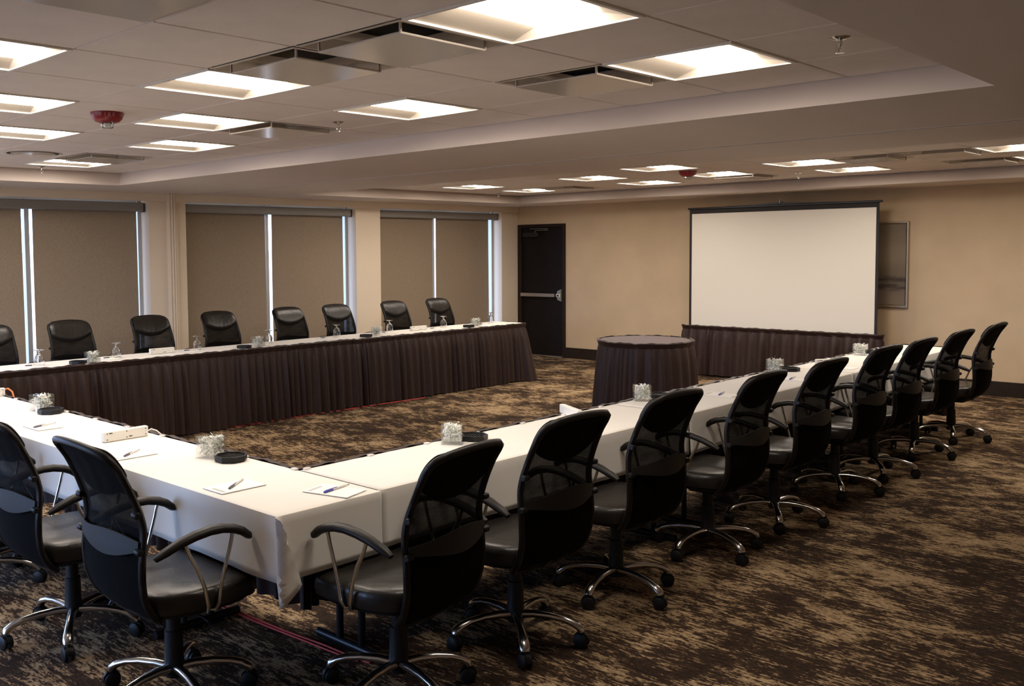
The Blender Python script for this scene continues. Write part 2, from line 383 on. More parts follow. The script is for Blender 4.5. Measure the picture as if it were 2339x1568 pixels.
for t in (T1, T2):
    L = [(t['lx0'], t['ly0']), (t['lx1'], t['ly0']), (t['lx1'], t['ly1']), (t['lx0'], t['ly1'])]
    U = [(t['ux0'], t['uy0']), (t['ux1'], t['uy0']), (t['ux1'], t['uy1']), (t['ux0'], t['uy1'])]
    so.add([(x, y, ZS) for x, y in L]+[(x, y, ZC+.002) for x, y in U], [(0, 4, 5, 1), (1, 5, 6, 2), (2, 6, 7, 3), (3, 7, 4, 0)])
# slab above everything (closes the plenum)
so.box(XB-.15, XF+.15, YR-.15, YW+.5, 2.62, 2.70)
ceil = struct(so.build('ceiling', 'soffit'))

lights1 = {(i, j) for i in (2, 0) for j in (7, 4, 0, -3)} | {(1, 2), (-1, 2), (-2, 0)}
diffs1 = [(0, -2), (0, -1), (2, -2), (2, 2), (2, 6), (-2, -2)]
lights2 = {(i, j) for i in (9, 11, 13) for j in (7, 4, 0, -3)} | {(10, 2), (12, 2)}
diffs2 = [(11, -1), (11, -2), (13, -2), (13, 2), (13, 6)]
def gx1(i): return i*M_
def gx2(i): return GX2[i-7] if 7 <= i <= 13 else (GX2[6]+(i-13)*.605)
skip = set()
SIDE = 0.6096
tile_cache = {}
def tile_mesh(w_, d_):
    k = (round(w_, 3), round(d_, 3))
    if k not in tile_cache:
        g = .0035; c = .004
        hx, hy = w_/2-g, d_/2-g
        mb = MB(); a = [(-hx, -hy), (hx, -hy), (hx, hy), (-hx, hy)]
        q = [(-hx+c, -hy+c), (hx-c, -hy+c), (hx-c, hy-c), (-hx+c, hy-c)]
        mb.add([(x, y, .012) for x, y in a]+[(x, y, c) for x, y in a]+[(x, y, 0) for x, y in q],
               [(0, 1, 5, 4), (1, 2, 6, 5), (2, 3, 7, 6), (3, 0, 4, 7), (4, 5, 9, 8), (5, 6, 10, 9), (6, 7, 11, 10), (7, 4, 8, 11), (8, 9, 10, 11), (3, 2, 1, 0)])
        tile_cache[k] = mb.mesh('ceiling_tile', 'tile')
    return tile_cache[k]
def tray_tiles(t, gx, irange, jrange, special):
    xs = [gx(i) for i in irange]; bars = MB()
    X = [x for x in xs if t['ux0'] < x < t['ux1']]
    X = [t['ux0']]+X+[t['ux1']]
    Y = [j*M_ for j in jrange if t['uy0'] < j*M_ < t['uy1']]
    Y = [t['uy0']]+Y+[t['uy1']]
    for a, b_ in zip(X, X[1:]):
        for c, d in zip(Y, Y[1:]):
            i = min(irange, key=lambda q: abs(gx(q)-b_)); j = round(d/M_)
            if b_ < t['ux1']-.01 and (i, j) in special and d-c > .5 and b_-a > .4: continue
            if b_-a < .03 or d-c < .03: continue
            put('ceiling_tile', tile_mesh(b_-a, d-c), ceil, ((a+b_)/2, (c+d)/2, ZC))
    for x in X[1:-1]: bars.box(x-.009, x+.009, t['uy0'], t['uy1'], ZC+.005, ZC+.02)
    for y in Y[1:-1]: bars.box(t['ux0'], t['ux1'], y-.009, y+.009, ZC+.0052, ZC+.019)
    bars.build('grid_runners', 'tbar', ceil)
tray_tiles(T1, gx1, range(-8, 4), range(-7, 9), lights1 | set(diffs1))
tray_tiles(T2, gx2, range(7, 15), range(-8, 9), lights2 | set(diffs2))

# movable-partition track in the soffit between the two trays
e = empty('partition_track', (3.09, 0, ZS))
for s in (-1, 1): MB().box(s*.028-.008, s*.028+.008, YR+.05, YW-.10, -.003, 0.0).build('rail', 'soffit', e)
MB().box(-.02, .02, YR+.05, YW-.10, -.001, 0.0).build('slot', 'cassette', e)
tag(e, 'thin double rail of a folding partition crossing the flat ceiling beam', 'track')

# --- recessed lamps
hs = SIDE/2
def lamp_meshes():
    d = {}
    f_ = MB(); a = hs-.004; bq = hs-.020
    ring = [(-1, -1), (1, -1), (1, 1), (-1, 1)]
    f_.loft([[(x*a, y*a, .012) for x, y in ring], [(x*a, y*a, -.006) for x, y in ring], [(x*bq, y*bq, -.006) for x, y in ring], [(x*bq, y*bq, .012) for x, y in ring]], False)
    d['frame'] = f_.mesh('frame', 'trimlit')
    k = bq; lw = .15; lz = .032
    d['end'] = MB().add([(k, -k, .0), (k, k, .0), (k-.03, lw, lz+.002), (k-.03, -lw, lz+.002)], [(0, 1, 2, 3)]).mesh('end_plate', 'fixture')
    d['wing'] = MB().grid(lambda u, v: ((u*2-1)*k, k-(k-lw)*v, .002+(lz-.002)*v), 2, 6).mesh('reflector', 'fixture', True)
    ln = MB()
    nseg = 8; prof = []
    for q in range(nseg+1):
        t = q/nseg*2-1; prof.append((t*lw, lz-.030*(1-t*t)))
    ln.loft([[(-(k-.02), y, z) for y, z in prof], [(k-.02, y, z) for y, z in prof]], False, False)
    d['lens'] = ln.mesh('lens', 'lens', True)
    hd = MB().box(-k, k, -k, k, .05, .09); d['house'] = hd.mesh('housing', 'fixture')
    return d
LM = lamp_meshes()
def lamp(x, y, label, group='recessed square ceiling lights'):
    e = empty('ceiling_light', (x, y, ZC))
    put('frame', LM['frame'], e); 
    for q in (0, 180): put('reflector', LM['wing'], e, rz=R(q)); put('end_plate', LM['end'], e, rz=R(q))
    put('lens', LM['lens'], e); put('housing', LM['house'], e)
    tag(e, label, 'ceiling light', group)
LAB1 = {(0, -3): 'largest lit square ceiling light, cut by the top edge of the picture', (2, -3): 'lit square ceiling light beside the sprinkler at the upper right',
        (0, 0): 'lit square ceiling light just left of the two hanging vent plates', (2, 0): 'lit square ceiling light near the beam edge, below two vents',
        (-2, 0): 'topmost lit square ceiling light cut by the left edge', (-1, 2): 'lit square ceiling light cut by the left edge, left of the red alarm',
        (1, 2): 'lit square ceiling light just right of the red fire alarm', (0, 4): 'lowest of the three lit ceiling lights cut by the left edge',
        (2, 4): 'lit square ceiling light below right of the red fire alarm, near the beam', (2, 7): 'small lit square ceiling light nearest the leftmost blinds, with a sprinkler under it'}
for i, j in sorted(lights1):
    lamp(gx1(i)-hs, j*M_-hs, LAB1.get((i, j), 'lit square ceiling light of the near tray out of the picture'))
LAB2 = {(11, 7): 'lit ceiling light nearest the last window bay, left of the far tray row', (13, 7): 'lit ceiling light closest to the dark door', (11, 4): 'third lit ceiling light from the left in the far tray',
        (13, 4): 'lit ceiling light fourth from the left, close to the far wall', (10, 2): 'lit ceiling light just left above the far red alarm', (12, 2): 'lit ceiling light partly behind the far red alarm',
        (11, 0): 'lit ceiling light above the screen right half, farther from the wall', (13, 0): 'lit ceiling light above the screen top right corner, nearer the wall',
        (11, -3): 'lit ceiling light at the right picture edge beside a long vent', (13, -3): 'lit ceiling light barely showing at the right edge, lower one',
        (9, 7): 'ceiling light showing only a thin bright edge left of the far tray lights', (9, 4): 'ceiling light showing only a bright edge line above the third far light', (9, 0): 'ceiling light showing only a bright edge line left of the far vents'}
for i, j in sorted(lights2):
    lamp((gx2(i)+gx2(i-1))/2, j*M_-hs, LAB2.get((i, j), 'lit square ceiling light of the far tray out of the picture'))
# --- plaque diffusers
def diffuser(x, y, label):
    e = empty('ceiling_vent', (x, y, ZC)); a = hs-.006; q = .235
    ring = [(-1, -1), (1, -1), (1, 1), (-1, 1)]
    MB().loft([[(s*a, t*a, 0) for s, t in ring], [(s*(a-.016), t*(a-.016), -.002) for s, t in ring], [(s*(a-.05), t*(a-.05), .045) for s, t in ring], [(s*(a-.10), t*(a-.10), .075) for s, t in ring]], False).build('cone', 'diff', e)
    MB().box(-a, a, -a, a, .09, .10).build('plenum', 'void', e)
    MB().box(-q, q, -q, q, -.026, -.018, .003).build('plate', 'diff', e)
    for s, t in ring: MB().box(s*(q-.004)-.004, s*(q-.004)+.004, t*(q-.004)-.004, t*(q-.004)+.004, -.02, .08).build('hanger', 'diff', e)
    tag(e, label, 'air vent', 'square hanging-plate ceiling vents')
DL1 = {(0, -2): 'largest square plate vent beside the top-edge ceiling light', (0, -1): 'square plate vent with a bright streak, between two lit ceiling lights', (2, -2): 'square plate vent left of the upper right ceiling light',
       (2, 2): 'square plate vent right under the ceiling light beside the alarm', (2, 6): 'square plate vent behind the ceiling light nearest the blinds', (-2, -2): 'square plate vent cut by the top left corner of the picture'}
for i, j in diffs1: diffuser(gx1(i)-hs, j*M_-hs, DL1.get((i, j), 'square plate vent of the near tray out of the picture'))
DL2 = {(11, -1): 'long narrow-looking vent right of the lights above the screen', (11, -2): 'vent left of the light at the right picture edge, upper one', (13, -2): 'vent nearest the far wall at the right picture edge', (13, 2): 'dark vent just right of the light behind the far alarm', (13, 6): 'dark vent right of the light closest to the door'}
for i, j in diffs2: diffuser((gx2(i)+gx2(i-1))/2, j*M_-hs, DL2[(i, j)])
# round vent
e = empty('round_vent', (.5*M_, 5.5*M_, ZC))
MB().lathe([(.20, 0), (.205, -.004), (.215, -.004), (.222, 0)], n=32).build('rim', 'diff', e, True)
MB().lathe([(0.001, -.012), (.15, -.012), (.168, -.006), (.165, -.003), (0.001, -.003)], n=32).build('plate', 'diff', e, True)
MB().lathe([(.17, -.0008), (.20, -.0008)], n=32).build('gap', 'void', e)
tag(e, 'flat round ceiling vent left above the light nearest the blinds', 'air vent')
# sprinklers
def sprinkler(x, y, label, z=ZC):
    e = empty('sprinkler', (x, y, z))
    MB().lathe([(.001, -.010), (.016, -.010), (.034, -.004), (.040, 0), (.001, 0)], n=20).build('escutcheon', 'chrome', e, True)
    mb = MB().tube([(0, 0, -.008), (0, 0, -.03)], .007, 10)
    mb.tube([(-.006, 0, -.03), (-.014, 0, -.042), (-.004, 0, -.058)], .0028, 6).tube([(.006, 0, -.03), (.014, 0, -.042), (.004, 0, -.058)], .0028, 6)
    mb.build('body', 'chrome', e, True)
    MB().lathe([(.001, -.060), (.016, -.060), (.016, -.058), (.001, -.058)], n=12).build('deflector', 'chrome', e)
    tag(e, label, 'sprinkler', 'ceiling sprinklers')
sprinkler(1.57*M_, .59*M_, 'chrome sprinkler on the near tray left of the middle ceiling light')
sprinkler(1.4*M_, 7.33*M_, 'chrome sprinkler under the light nearest the leftmost blinds')
sprinkler(1.41*M_, -4.53*M_, 'chrome sprinkler at the upper right beyond the largest lights')
sprinkler(7.6, 4.69, 'chrome sprinkler in the far tray corner near the door')
sprinkler(7.49, .30, 'chrome sprinkler above the projection screen')
sprinkler(4.30, 2.73, 'tiny chrome sprinkler at the near edge of the far tray')
# fire alarms
def alarm(x, y, label, ang, text=True):
    e = empty('fire_alarm', (x, y, ZC), ang)
    MB().lathe([(.001, -.058), (.045, -.058), (.068, -.050), (.084, -.034), (.092, -.012), (.093, 0), (.001, 0)], n=40).build('housing', 'red', e, True)
    MB().lathe([(.001, -.088), (.030, -.086), (.034, -.078), (.034, -.058), (.001, -.058)], n=24).build('strobe_lens', 'glass', e, True)
    MB().box(-.014, .014, -.006, .006, -.080, -.0585, .003).build('flash_tube', 'white', e)
    if text:
        for ci, ch in enumerate('FIRE'):
            cu = bpy.data.curves.new('letter', 'FONT'); cu.body = ch; cu.size = .030; cu.extrude = .001; cu.align_x = 'CENTER'; cu.align_y = 'CENTER'
            to = bpy.data.objects.new('letter_tmp', cu); COL.objects.link(to)
            bpy.context.view_layer.update()
            me = bpy.data.meshes.new_from_object(to.evaluated_get(bpy.context.evaluated_depsgraph_get())); me.materials.append(MT['redtext'])
            bpy.data.objects.remove(to)
            th = R(-90+(ci-1.5)*15)
            rad = .0915
            lt = put('letter', me, e, (rad*math.cos(th), rad*math.sin(th), -.021))
            lt.rotation_euler = (R(112), 0, th+R(90))
    tag(e, label, 'fire alarm', 'red ceiling fire alarms')
alarm(-.5*M_, 1.5*M_, 'red dome fire alarm reading FIRE on the near ceiling tray', R(-27))
alarm(6.22, .92, 'small red fire alarm on the far tray above the screen', R(-40))

# ------------------------------------------------------------------ door
door = empty('door_1', (XF, (D0+D1)/2, 0)); struct(door)
dw = (D1-D0)/2
MB().box(-.02, .06, dw-.07, dw, 0, DZ, .004).box(-.02, .06, -dw, -dw+.055, 0, DZ, .004).box(-.02, .06, -dw+.055, dw-.07, DZ-.05, DZ, .004).build('door_frame', 'wood_dark', door)
leaf = MB().box(.018, .06, -dw+.057, dw-.072, .012, DZ-.053, .002).build('door_leaf', 'door', door)
yo = (D0+D1)/2
MB().box(-.055, .017, 5.15-yo, 5.44-yo, 1.885, 1.955, .006).build('closer_box', 'greyplastic', leaf)
MB().tube([(-.02, 5.22-yo, 1.955), (-.02, 5.22-yo, 1.985), (-.03, 4.96-yo, 1.99), (-.03, 4.96-yo, 2.01), (-.01, 5.33-yo, 2.015)], .006, 8).build('closer_arm', 'steel', leaf, True)
MB().box(-.06, -.012, 4.82-yo, 5.49-yo, .94, .995, .006).build('push_bar', 'steel', leaf)
for yy in (4.86, 5.46): MB().box(-.012, .0175, yy-.02-yo, yy+.02-yo, .945, .99, .002).build('bar_mount', 'steel', leaf)
lb = MB().add([(.0175, 4.698-yo, .87), (-.03, 4.705-yo, .875), (-.03, 4.775-yo, .90), (-.045, 4.79-yo, .967), (-.03, 4.775-yo, 1.035), (-.03, 4.705-yo, 1.065), (.0175, 4.698-yo, 1.07), (.0175, 4.79-yo, .967)], [(0, 1, 2, 7), (2, 3, 7), (3, 4, 7), (4, 5, 6, 7), (1, 0, 6, 5), (1, 5, 4, 3, 2)])
lb.build('latch_box', 'steel', leaf)
MB().box(-.052, -.034, 4.715-yo, 4.785-yo, .945, .99, .003).build('latch_label', 'white', leaf)
MB().box(-.053, -.0521, 4.73-yo, 4.77-yo, .955, .98).build('latch_window', 'greyplastic', leaf)
MB().box(.0, .10, -dw, dw, 0, .012, .003).build('threshold', 'steel', door)

# ------------------------------------------------------------------ projection screen with skirt, picture
XS = 8.66
scr = empty('projection_screen', (XS, 1.07, 0))
y0, y1 = -.145-1.07, 2.265-1.07
MB().box(-.003, .003, y0+.03, y1-.03, .62, 2.135).build('white_surface', 'screen', scr)
MB().box(-.006, .0, y1-.032, y1, .60, 2.195).box(-.006, .0, y0, y0+.032, .60, 2.195).box(-.0062, .0, y0, y1, 2.135, 2.195).build('black_border', 'screenedge', scr)
MB().box(-.03, .03, y0-.03, y1+.02, 2.190, 2.215, .006).build('top_bar', 'blackmetal', scr)
MB().loft([[(-.012, y1-.5, 2.212), (.012, y1-.5, 2.212), (.012, y1-.5, 2.216), (-.012, y1-.5, 2.216)], [(-.012, 0, 2.212), (.012, 0, 2.212), (.012, 0, 2.24), (-.012, 0, 2.24)], [(-.012, y0+.4, 2.212), (.012, y0+.4, 2.212), (.012, y0+.4, 2.216), (-.012, y0+.4, 2.216)]]).build('handle', 'blackmetal', scr)
MB().tube([(0, -.03, 2.235), (0, -.03, 2.28), (0, -.02, 2.292), (0, -.008, 2.285)], .006, 8).build('hook', 'chrome', scr, True)
MB().tube([(.06, -.03, .25), (.06, -.03, 2.25)], .016, 12).build('mast', 'blackmetal', scr, True)
for k in range(3):
    a = R(120*k+180)
    MB().tube([(.06+.03*math.cos(a), -.03+.03*math.sin(a), .45), (.06+.36*math.cos(a), -.03+.36*math.sin(a), .02)], .011, 8).build('leg', 'blackmetal', scr, True)
MB().tube([(.0, y0, .62), (.0, y1, .62)], .018, 10).build('bottom_bar', 'blackmetal', scr, True)
tag(scr, 'large white projection screen with a black border in front of the far wall', 'projection screen')

def pleats(length, seed, period=.062):
    """irregular pleat phase along a skirt"""
    r = random.Random(seed); xs = [0.0]; am = []
    while xs[-1] < length: xs.append(xs[-1]+period*r.uniform(.55, 1.5)); am.append(r.uniform(.6, 1.35))
    am.append(1)
    return xs, am
def skirt_mesh(path, ztop, zbot, seed, amp=.016, flare=.02, band=.045, step=.0085, period=.085, bulge=None):
    """path: list of (x,y,nx,ny) sampled densely, nx,ny = outward"""
    L = [0.0]
    for a, b_ in zip(path, path[1:]): L.append(L[-1]+math.hypot(b_[0]-a[0], b_[1]-a[1]))
    xs, am = pleats(L[-1], seed, period); xs2, am2 = pleats(L[-1], seed+50, period*2.7)
    def wave(s, xs, am):
        import bisect
        k = max(0, bisect.bisect_right(xs, s)-1)
        if k >= len(xs)-1: return 0
        t = (s-xs[k])/(xs[k+1]-xs[k]); return am[k]*(0.5-0.5*math.cos(2*math.pi*t))
    rows = [0, .12, .5, 1]; H = ztop-zbot
    levels = [(ztop+.007, -.004, 0), (ztop+.008, .004, 0), (ztop+.006, .026, .05), (ztop-.004, .031, .08), (ztop-.02, .020, .08), (ztop-band, .013, .12), (ztop-band-.004, .007, .25), (ztop-band-.04, .010, .55), (ztop-.2, .014, .85), (ztop-.38, .018, 1.0), (zbot+.18, .02, 1.1), (zbot, .022, 1.15)]
    mb = MB(); n = len(path); vs = []
    for z, off, k in levels:
        d = (ztop-z)/H
        for i, (x, y, nx, ny) in enumerate(path):
            s = L[i]
            o = off+flare*max(0, d)+amp*k*(wave(s, xs, am)*.8+wave(s+.3*d*.1, xs2, am2)*.45*max(0, d)+.2*math.sin(s*260+2*math.sin(s*31))*(1 if z > ztop-.03 else 0)*.25)
            if bulge: o += bulge(s/L[-1], d)
            zz = z
            if z == zbot: zz = z+.006*math.sin(s*9+seed)
            if z > ztop: zz = z+.003*math.sin(s*23+seed)+.002*math.sin(s*61)
            vs.append((x+nx*o, y+ny*o, zz))
    fs = [(j*n+i, j*n+i+1, (j+1)*n+i+1, (j+1)*n+i) for j in range(len(levels)-1) for i in range(n-1)]
    return mb.add(vs, fs)
def line(p, q, nrm, step=.009):
    L = math.hypot(q[0]-p[0], q[1]-p[1]); n = max(2, int(L/step))
    return [(p[0]+(q[0]-p[0])*i/n, p[1]+(q[1]-p[1])*i/n, *nrm) for i in range(n+1)]
def arc(c, r, a0, a1, step=.009):
    n = max(6, int(abs(a1-a0)*(r+.03)/step)); out = []
    for i in range(n+1):
        a = a0+(a1-a0)*i/n; out.append((c[0]+r*math.cos(a), c[1]+r*math.sin(a), math.cos(a), math.sin(a)))
    return out
# skirt hung on the screen's bottom bar
p = arc((XS+.01, 2.31), .035, R(90), R(180))+line((XS-.025, 2.31), (XS-.025, -.16), (-1, 0))+arc((XS+.01, -.16), .035, R(180), R(270))
sk = skirt_mesh(p, .655, .02, 3, amp=.06, period=.13, flare=.01).build('screen_skirt', 'skirt', None, True)
tag(sk, 'dark brown pleated skirt hanging under the projection screen', 'table skirt')

pic = empty('framed_picture', (XF-.002, .18, 0))
py0, py1, pz0, pz1 = -.507, .507, .955, 1.975
MB().box(-.018, 0, py0+.035, py1-.035, pz0+.035, pz1-.035).build('canvas', 'canvas', pic)
fb = MB()
for a in ((py0, py0+.022, pz0, pz1), (py1-.022, py1, pz0, pz1), (py0+.022, py1-.022, pz0, pz0+.022), (py0+.022, py1-.022, pz1-.022, pz1)): fb.box(-.04, 0, *a, .003)
fb.build('frame', 'frame', pic)
tag(pic, 'framed grey-brown abstract landscape half hidden behind the projection screen', 'picture')

# ------------------------------------------------------------------ round table
RC = (5.70, 1.10); RR = .457
e = empty('round_table', (*RC, 0))
MB().lathe([(.001, ZT-.025), (RR-.004, ZT-.025), (RR, ZT-.02), (RR, ZT-.004), (RR-.004, ZT), (.001, ZT)], n=48).build('tabletop', 'tabletop', e, True)
MB().tube([(0, 0, .03), (0, 0, ZT-.025)], .035, 14).build('pedestal', 'blackmetal', e, True)
for k in range(4): MB().tube([(.03*math.cos(R(90*k)), .03*math.sin(R(90*k)), .06), (.30*math.cos(R(90*k)), .30*math.sin(R(90*k)), .02)], .018, 8).build('foot', 'blackmetal', e, True)
tag(e, 'round pedestal table in front of the projection screen, hidden by its skirt', 'table')
rc = MB().lathe([(.001, .003), (RR-.01, .003), (RR+.004, .001), (RR+.006, -.03)], n=48).build('table_cover', 'roundcloth', None, True, (*RC, ZT)); tag(rc, 'plain dark brown cover on the round table top', 'tablecloth')
sk = skirt_mesh([(x, y, nx, ny) for x, y, nx, ny in arc(RC, RR+.008, R(0), R(360))], ZT, .012, 11, amp=.036, period=.09, flare=.028).build('round_skirt', 'skirt', None, True)
tag(sk, 'dark brown pleated skirt around the round table', 'table skirt')

# ------------------------------------------------------------------ banquet tables, cloths, skirts
TX0, TX1 = -.94, -.452       # near row (runs along y)
TYN, TYF = -1.515, 3.50
RY0, RY1 = -1.50, -1.012     # right row (runs along x)
RX0, RX1 = -.445, 6.74
LY0, LY1 = 3.53, 3.99        # window row
LX0, LX1 = -.94, 6.72
def table(x0, x1, y0, y1, label, legs_at=None):
    e = empty('banquet_table', ((x0+x1)/2, (y0+y1)/2, 0)); hx, hy = (x1-x0)/2, (y1-y0)/2
    MB().box(-hx, hx, -hy, hy, ZT-.024, ZT-.003, .003).build('tabletop', 'tabletop', e)
    along_x = hx > hy; Lh = max(hx, hy); wh = min(hx, hy)
    for s in (-1, 1):
        t = s*(Lh-(legs_at or .28))
        def P(l, w_, z): return (l, w_, z) if along_x else (w_, l, z)
        for w_ in (-.07, .07):
            MB().tube([P(t, w_, .03), P(t, w_, ZT-.024)], .016, 10).build('leg', 'blackmetal', e, True)
        MB().tube([P(t, -wh+.03, .022), P(t, wh-.03, .022)], .02, 12).build('foot_bar', 'blackmetal', e, True)
        MB().tube([P(t, 0, .45), P(t-s*.32, 0, ZT-.03)], .008, 8).build('brace', 'blackmetal', e, True)
    tag(e, label, 'table', 'narrow banquet tables of the U'); return e
third = (RX1-RX0)/3
ROW = ['nearest', 'middle', 'farthest']
for k in range(3): table(RX0+third*k+.002, RX0+third*(k+1)-.002, RY0, RY1, 'narrow banquet table under white cloth, %s of the right-hand row' % ROW[k], .06 if k == 0 else None)
half = (TYF-TYN)/2
for k in range(2): table(TX0, TX1, TYN+half*k+.002, TYN+half*(k+1)-.002, 'narrow banquet table of the front row, %s' % ('at the near corner of the U' if k == 0 else 'running off the left edge'), .95 if k == 0 else None)
lth = (LX1-LX0)/3
for k in range(3): table(LX0+lth*k+.002, LX0+lth*(k+1)-.002, LY0, LY1, 'narrow banquet table of the window row, %s' % ('cut by the left edge', 'in the middle', 'at the end near the door')[k])

def drape(x0, x1, y0, y1, outer, drop, ends, name, label, seed, inner_drop=.03, end_drop=None):
    """cloth over a table; outer = '-y','+y' or '-x' (side with the long drop); ends = dict of end drops (lo, hi)"""
    r = random.Random(seed)
    along_x = outer[1] == 'y'
    L0, L1 = (x0, x1) if along_x else (y0, y1)
    W0, W1 = (y0, y1) if along_x else (x0, x1)
    sgn = -1 if outer[0] == '-' else 1
    Wd = W1-W0; Ln = L1-L0; rr = .012; z0 = ZT+.0015
    # cross coordinate a: 0 at inner edge, Wd at outer edge
    alist = [-inner_drop, -inner_drop*.5, -.008, 0, .01]+[Wd*k/6 for k in range(1, 6)]+[Wd-.012, Wd, Wd+.01, Wd+.025, Wd+.06]+[Wd+.06+(drop-.06)*k/7 for k in range(1, 8)]
    lo, hi = ends
    blist = []
    if lo: blist += [-lo+(lo-.04)*k/8 for k in range(8)]+[-.04, -.02, -.008]
    nb = max(8, int(Ln/.045)); blist += [Ln*k/nb for k in range(nb+1)]
    if hi: blist += [Ln+.008, Ln+.02, Ln+.04]+[Ln+.04+(hi-.04)*k/8 for k in range(1, 9)]
    ph = [r.uniform(0, 6.28) for _ in range(5)]
    def pos(a, b_):
        da = a-Wd if a > Wd else (a if a < 0 else 0); db = b_ if b_ < 0 else (b_-Ln if b_ > Ln else 0)
        ca = min(max(a, 0), Wd); cb = min(max(b_, 0), Ln)
        d = math.hypot(da, db)
        w_ = 0
        z = z0; oa = ob = 0.0
        if d > 1e-9:
            ua, ub = da/d, db/d
            # out of the edge by a rounded corner, then slightly flared
            arc_ = rr*math.pi/2
            if d < arc_: t = d/rr; out = rr*math.sin(t); dz = rr*(1-math.cos(t))
            else: out = rr+(d-arc_)*.012; dz = rr+(d-arc_)
            s = cb+.6*db
            wave = .5*math.sin(s*7.1+ph[0])+.35*math.sin(s*13.3+ph[1])+.25*math.sin(s*23+ph[2])
            fold = min(1, max(0, (dz-.03)/drop))
            out += .009*fold*(wave+.5)
            if da > 0 and abs(db) > 1e-6:      # corner gather: cone fold
                th = math.atan2(abs(db), da)
                sg = -1 if db < 0 else 1
                k_ = min(1, d/.05)
                if th <= math.pi/4:
                    t = th/(math.pi/4); oa = out*(1-t)+.016*t; ob = sg*(.004+.05*d*t)*k_
                else:
                    t = (th-math.pi/4)/(math.pi/4); q = math.sin(math.pi*t)
                    oa = .016*(1-t)-.30*d*q*k_; ob = sg*(out*t+(.022+.04*d)*(1-t)*k_+.012*q)
                z = z0-dz*(1-.03*math.sin(2*th))
            else: oa, ob = ua*out, ub*out; z = z0-dz
        A = ca+oa; Bc = cb+ob
        # corner fabric collapses onto the end face so that it hangs as a pointed flap
        if sgn < 0: cross = W1-A
        else: cross = W0+A
        along = L0+Bc
        return (along, cross, z) if along_x else (cross, along, z)
    n = len(alist); vs = [pos(a, b_) for b_ in blist for a in alist]
    fs = [(j*n+i, j*n+i+1, (j+1)*n+i+1, (j+1)*n+i) for j in range(len(blist)-1) for i in range(n-1)]
    o = MB().add(vs, fs).build(name, 'cloth', None, True)
    sm = o.modifiers.new('thick', 'SOLIDIFY'); sm.thickness = .0015; sm.offset = 1
    tag(o, label, 'tablecloth', 'white tablecloths on the U of tables'); return o
drape(TX0, TX1, TYN, TYN+2.62, '-x', .25, (.25, 0), 'tablecloth', 'white tablecloth at the near corner with a pointed flap hanging down', 1)
drape(TX0-.001, TX1, TYN+2.622, TYF, '-x', .25, (0, 0), 'tablecloth', 'white tablecloth of the front row running off the left edge', 2)
drape(RX0+.0, RX0+third, RY0, RY1, '-y', .24, (0, 0), 'tablecloth', 'white tablecloth behind the two nearest chairs of the right row', 3)
drape(RX0+third+.002, RX0+2*third, RY0-.001, RY1, '-y', .24, (0, 0), 'tablecloth', 'white tablecloth in the middle of the right row', 4)
drape(RX0+2*third+.002, RX1, RY0-.002, RY1, '-y', .24, (0, .22), 'tablecloth', 'white tablecloth at the far end of the right row', 5)
drape(LX0, LX0+lth, LY0, LY1, '+y', .24, (0, 0), 'tablecloth', 'white tablecloth on the window row at the left edge', 6)
drape(LX0+lth+.002, LX0+2*lth, LY0, LY1+.001, '+y', .24, (0, 0), 'tablecloth', 'white tablecloth in the middle of the window row', 7)
drape(LX0+2*lth+.002, LX1, LY0, LY1+.002, '+y', .24, (0, 0), 'tablecloth', 'white tablecloth at the door end of the window row', 8)

SKG = 'brown pleated skirts on the U of tables'
def clips(o, pts):
    for x, y, rz in pts:
        c = MB().box(-.016, .016, -.012, .010, -.004, .006, .002).build('skirt_clip', 'vinyl', o, False, (x, y, ZT+.004), rz)
j1 = 3.78
pa = line((TX1+.02, LY0-.004), (j1+.03, LY0-.004), (0, -1))
sk = skirt_mesh(pa, ZT, .012, 21, amp=.048, flare=.012).build('table_skirt', 'skirt', None, True); tag(sk, 'long dark brown pleated skirt on the left half of the window row', 'table skirt', SKG)
pb = line((j1, LY0-.010), (LX1-.02, LY0-.010), (0, -1))+arc((LX1-.02, LY0+.012), .022, R(-90), R(0))+line((LX1+.002, LY0+.012), (LX1+.002, LY1-.02), (1, 0))
sk = skirt_mesh(pb, ZT-.004, .012, 22, amp=.048, flare=.014, bulge=lambda t, d: .10*max(0, d)**1.3*math.exp(-((t-.855)/.035)**2)).build('table_skirt', 'skirt', None, True); tag(sk, 'dark brown pleated skirt on the door end of the window row, wrapping the corner', 'table skirt', SKG)
pc = line((TX1+.004, LY0-.03), (TX1+.004, RY1+.004), (1, 0))
sk = skirt_mesh(pc, ZT, .10, 23, amp=.048, flare=.0).build('table_skirt', 'skirt', None, True); tag(sk, 'dark brown skirt on the inner side of the front row, seen as a brown rim', 'table skirt', SKG)
clips(sk, [(TX1-.004, RY1+.03+.0+k*.37, R(90)) for k in range(12)])
pd = line((TX1+.03, RY1+.004), (RX1-.02, RY1+.004), (0, 1))+arc((RX1-.02, RY1-.018), .022, R(90), R(0))+line((RX1+.002, RY1-.018), (RX1+.002, RY0+.03), (1, 0))
sk = skirt_mesh(pd, ZT, .10, 24, amp=.048, flare=.0).build('table_skirt', 'skirt', None, True); tag(sk, 'dark brown skirt on the inner side of the right row, wrapping its far end', 'table skirt', SKG)
clips(sk, [(RX0+.03+k*.37, RY1-.004, 0) for k in range(19)])

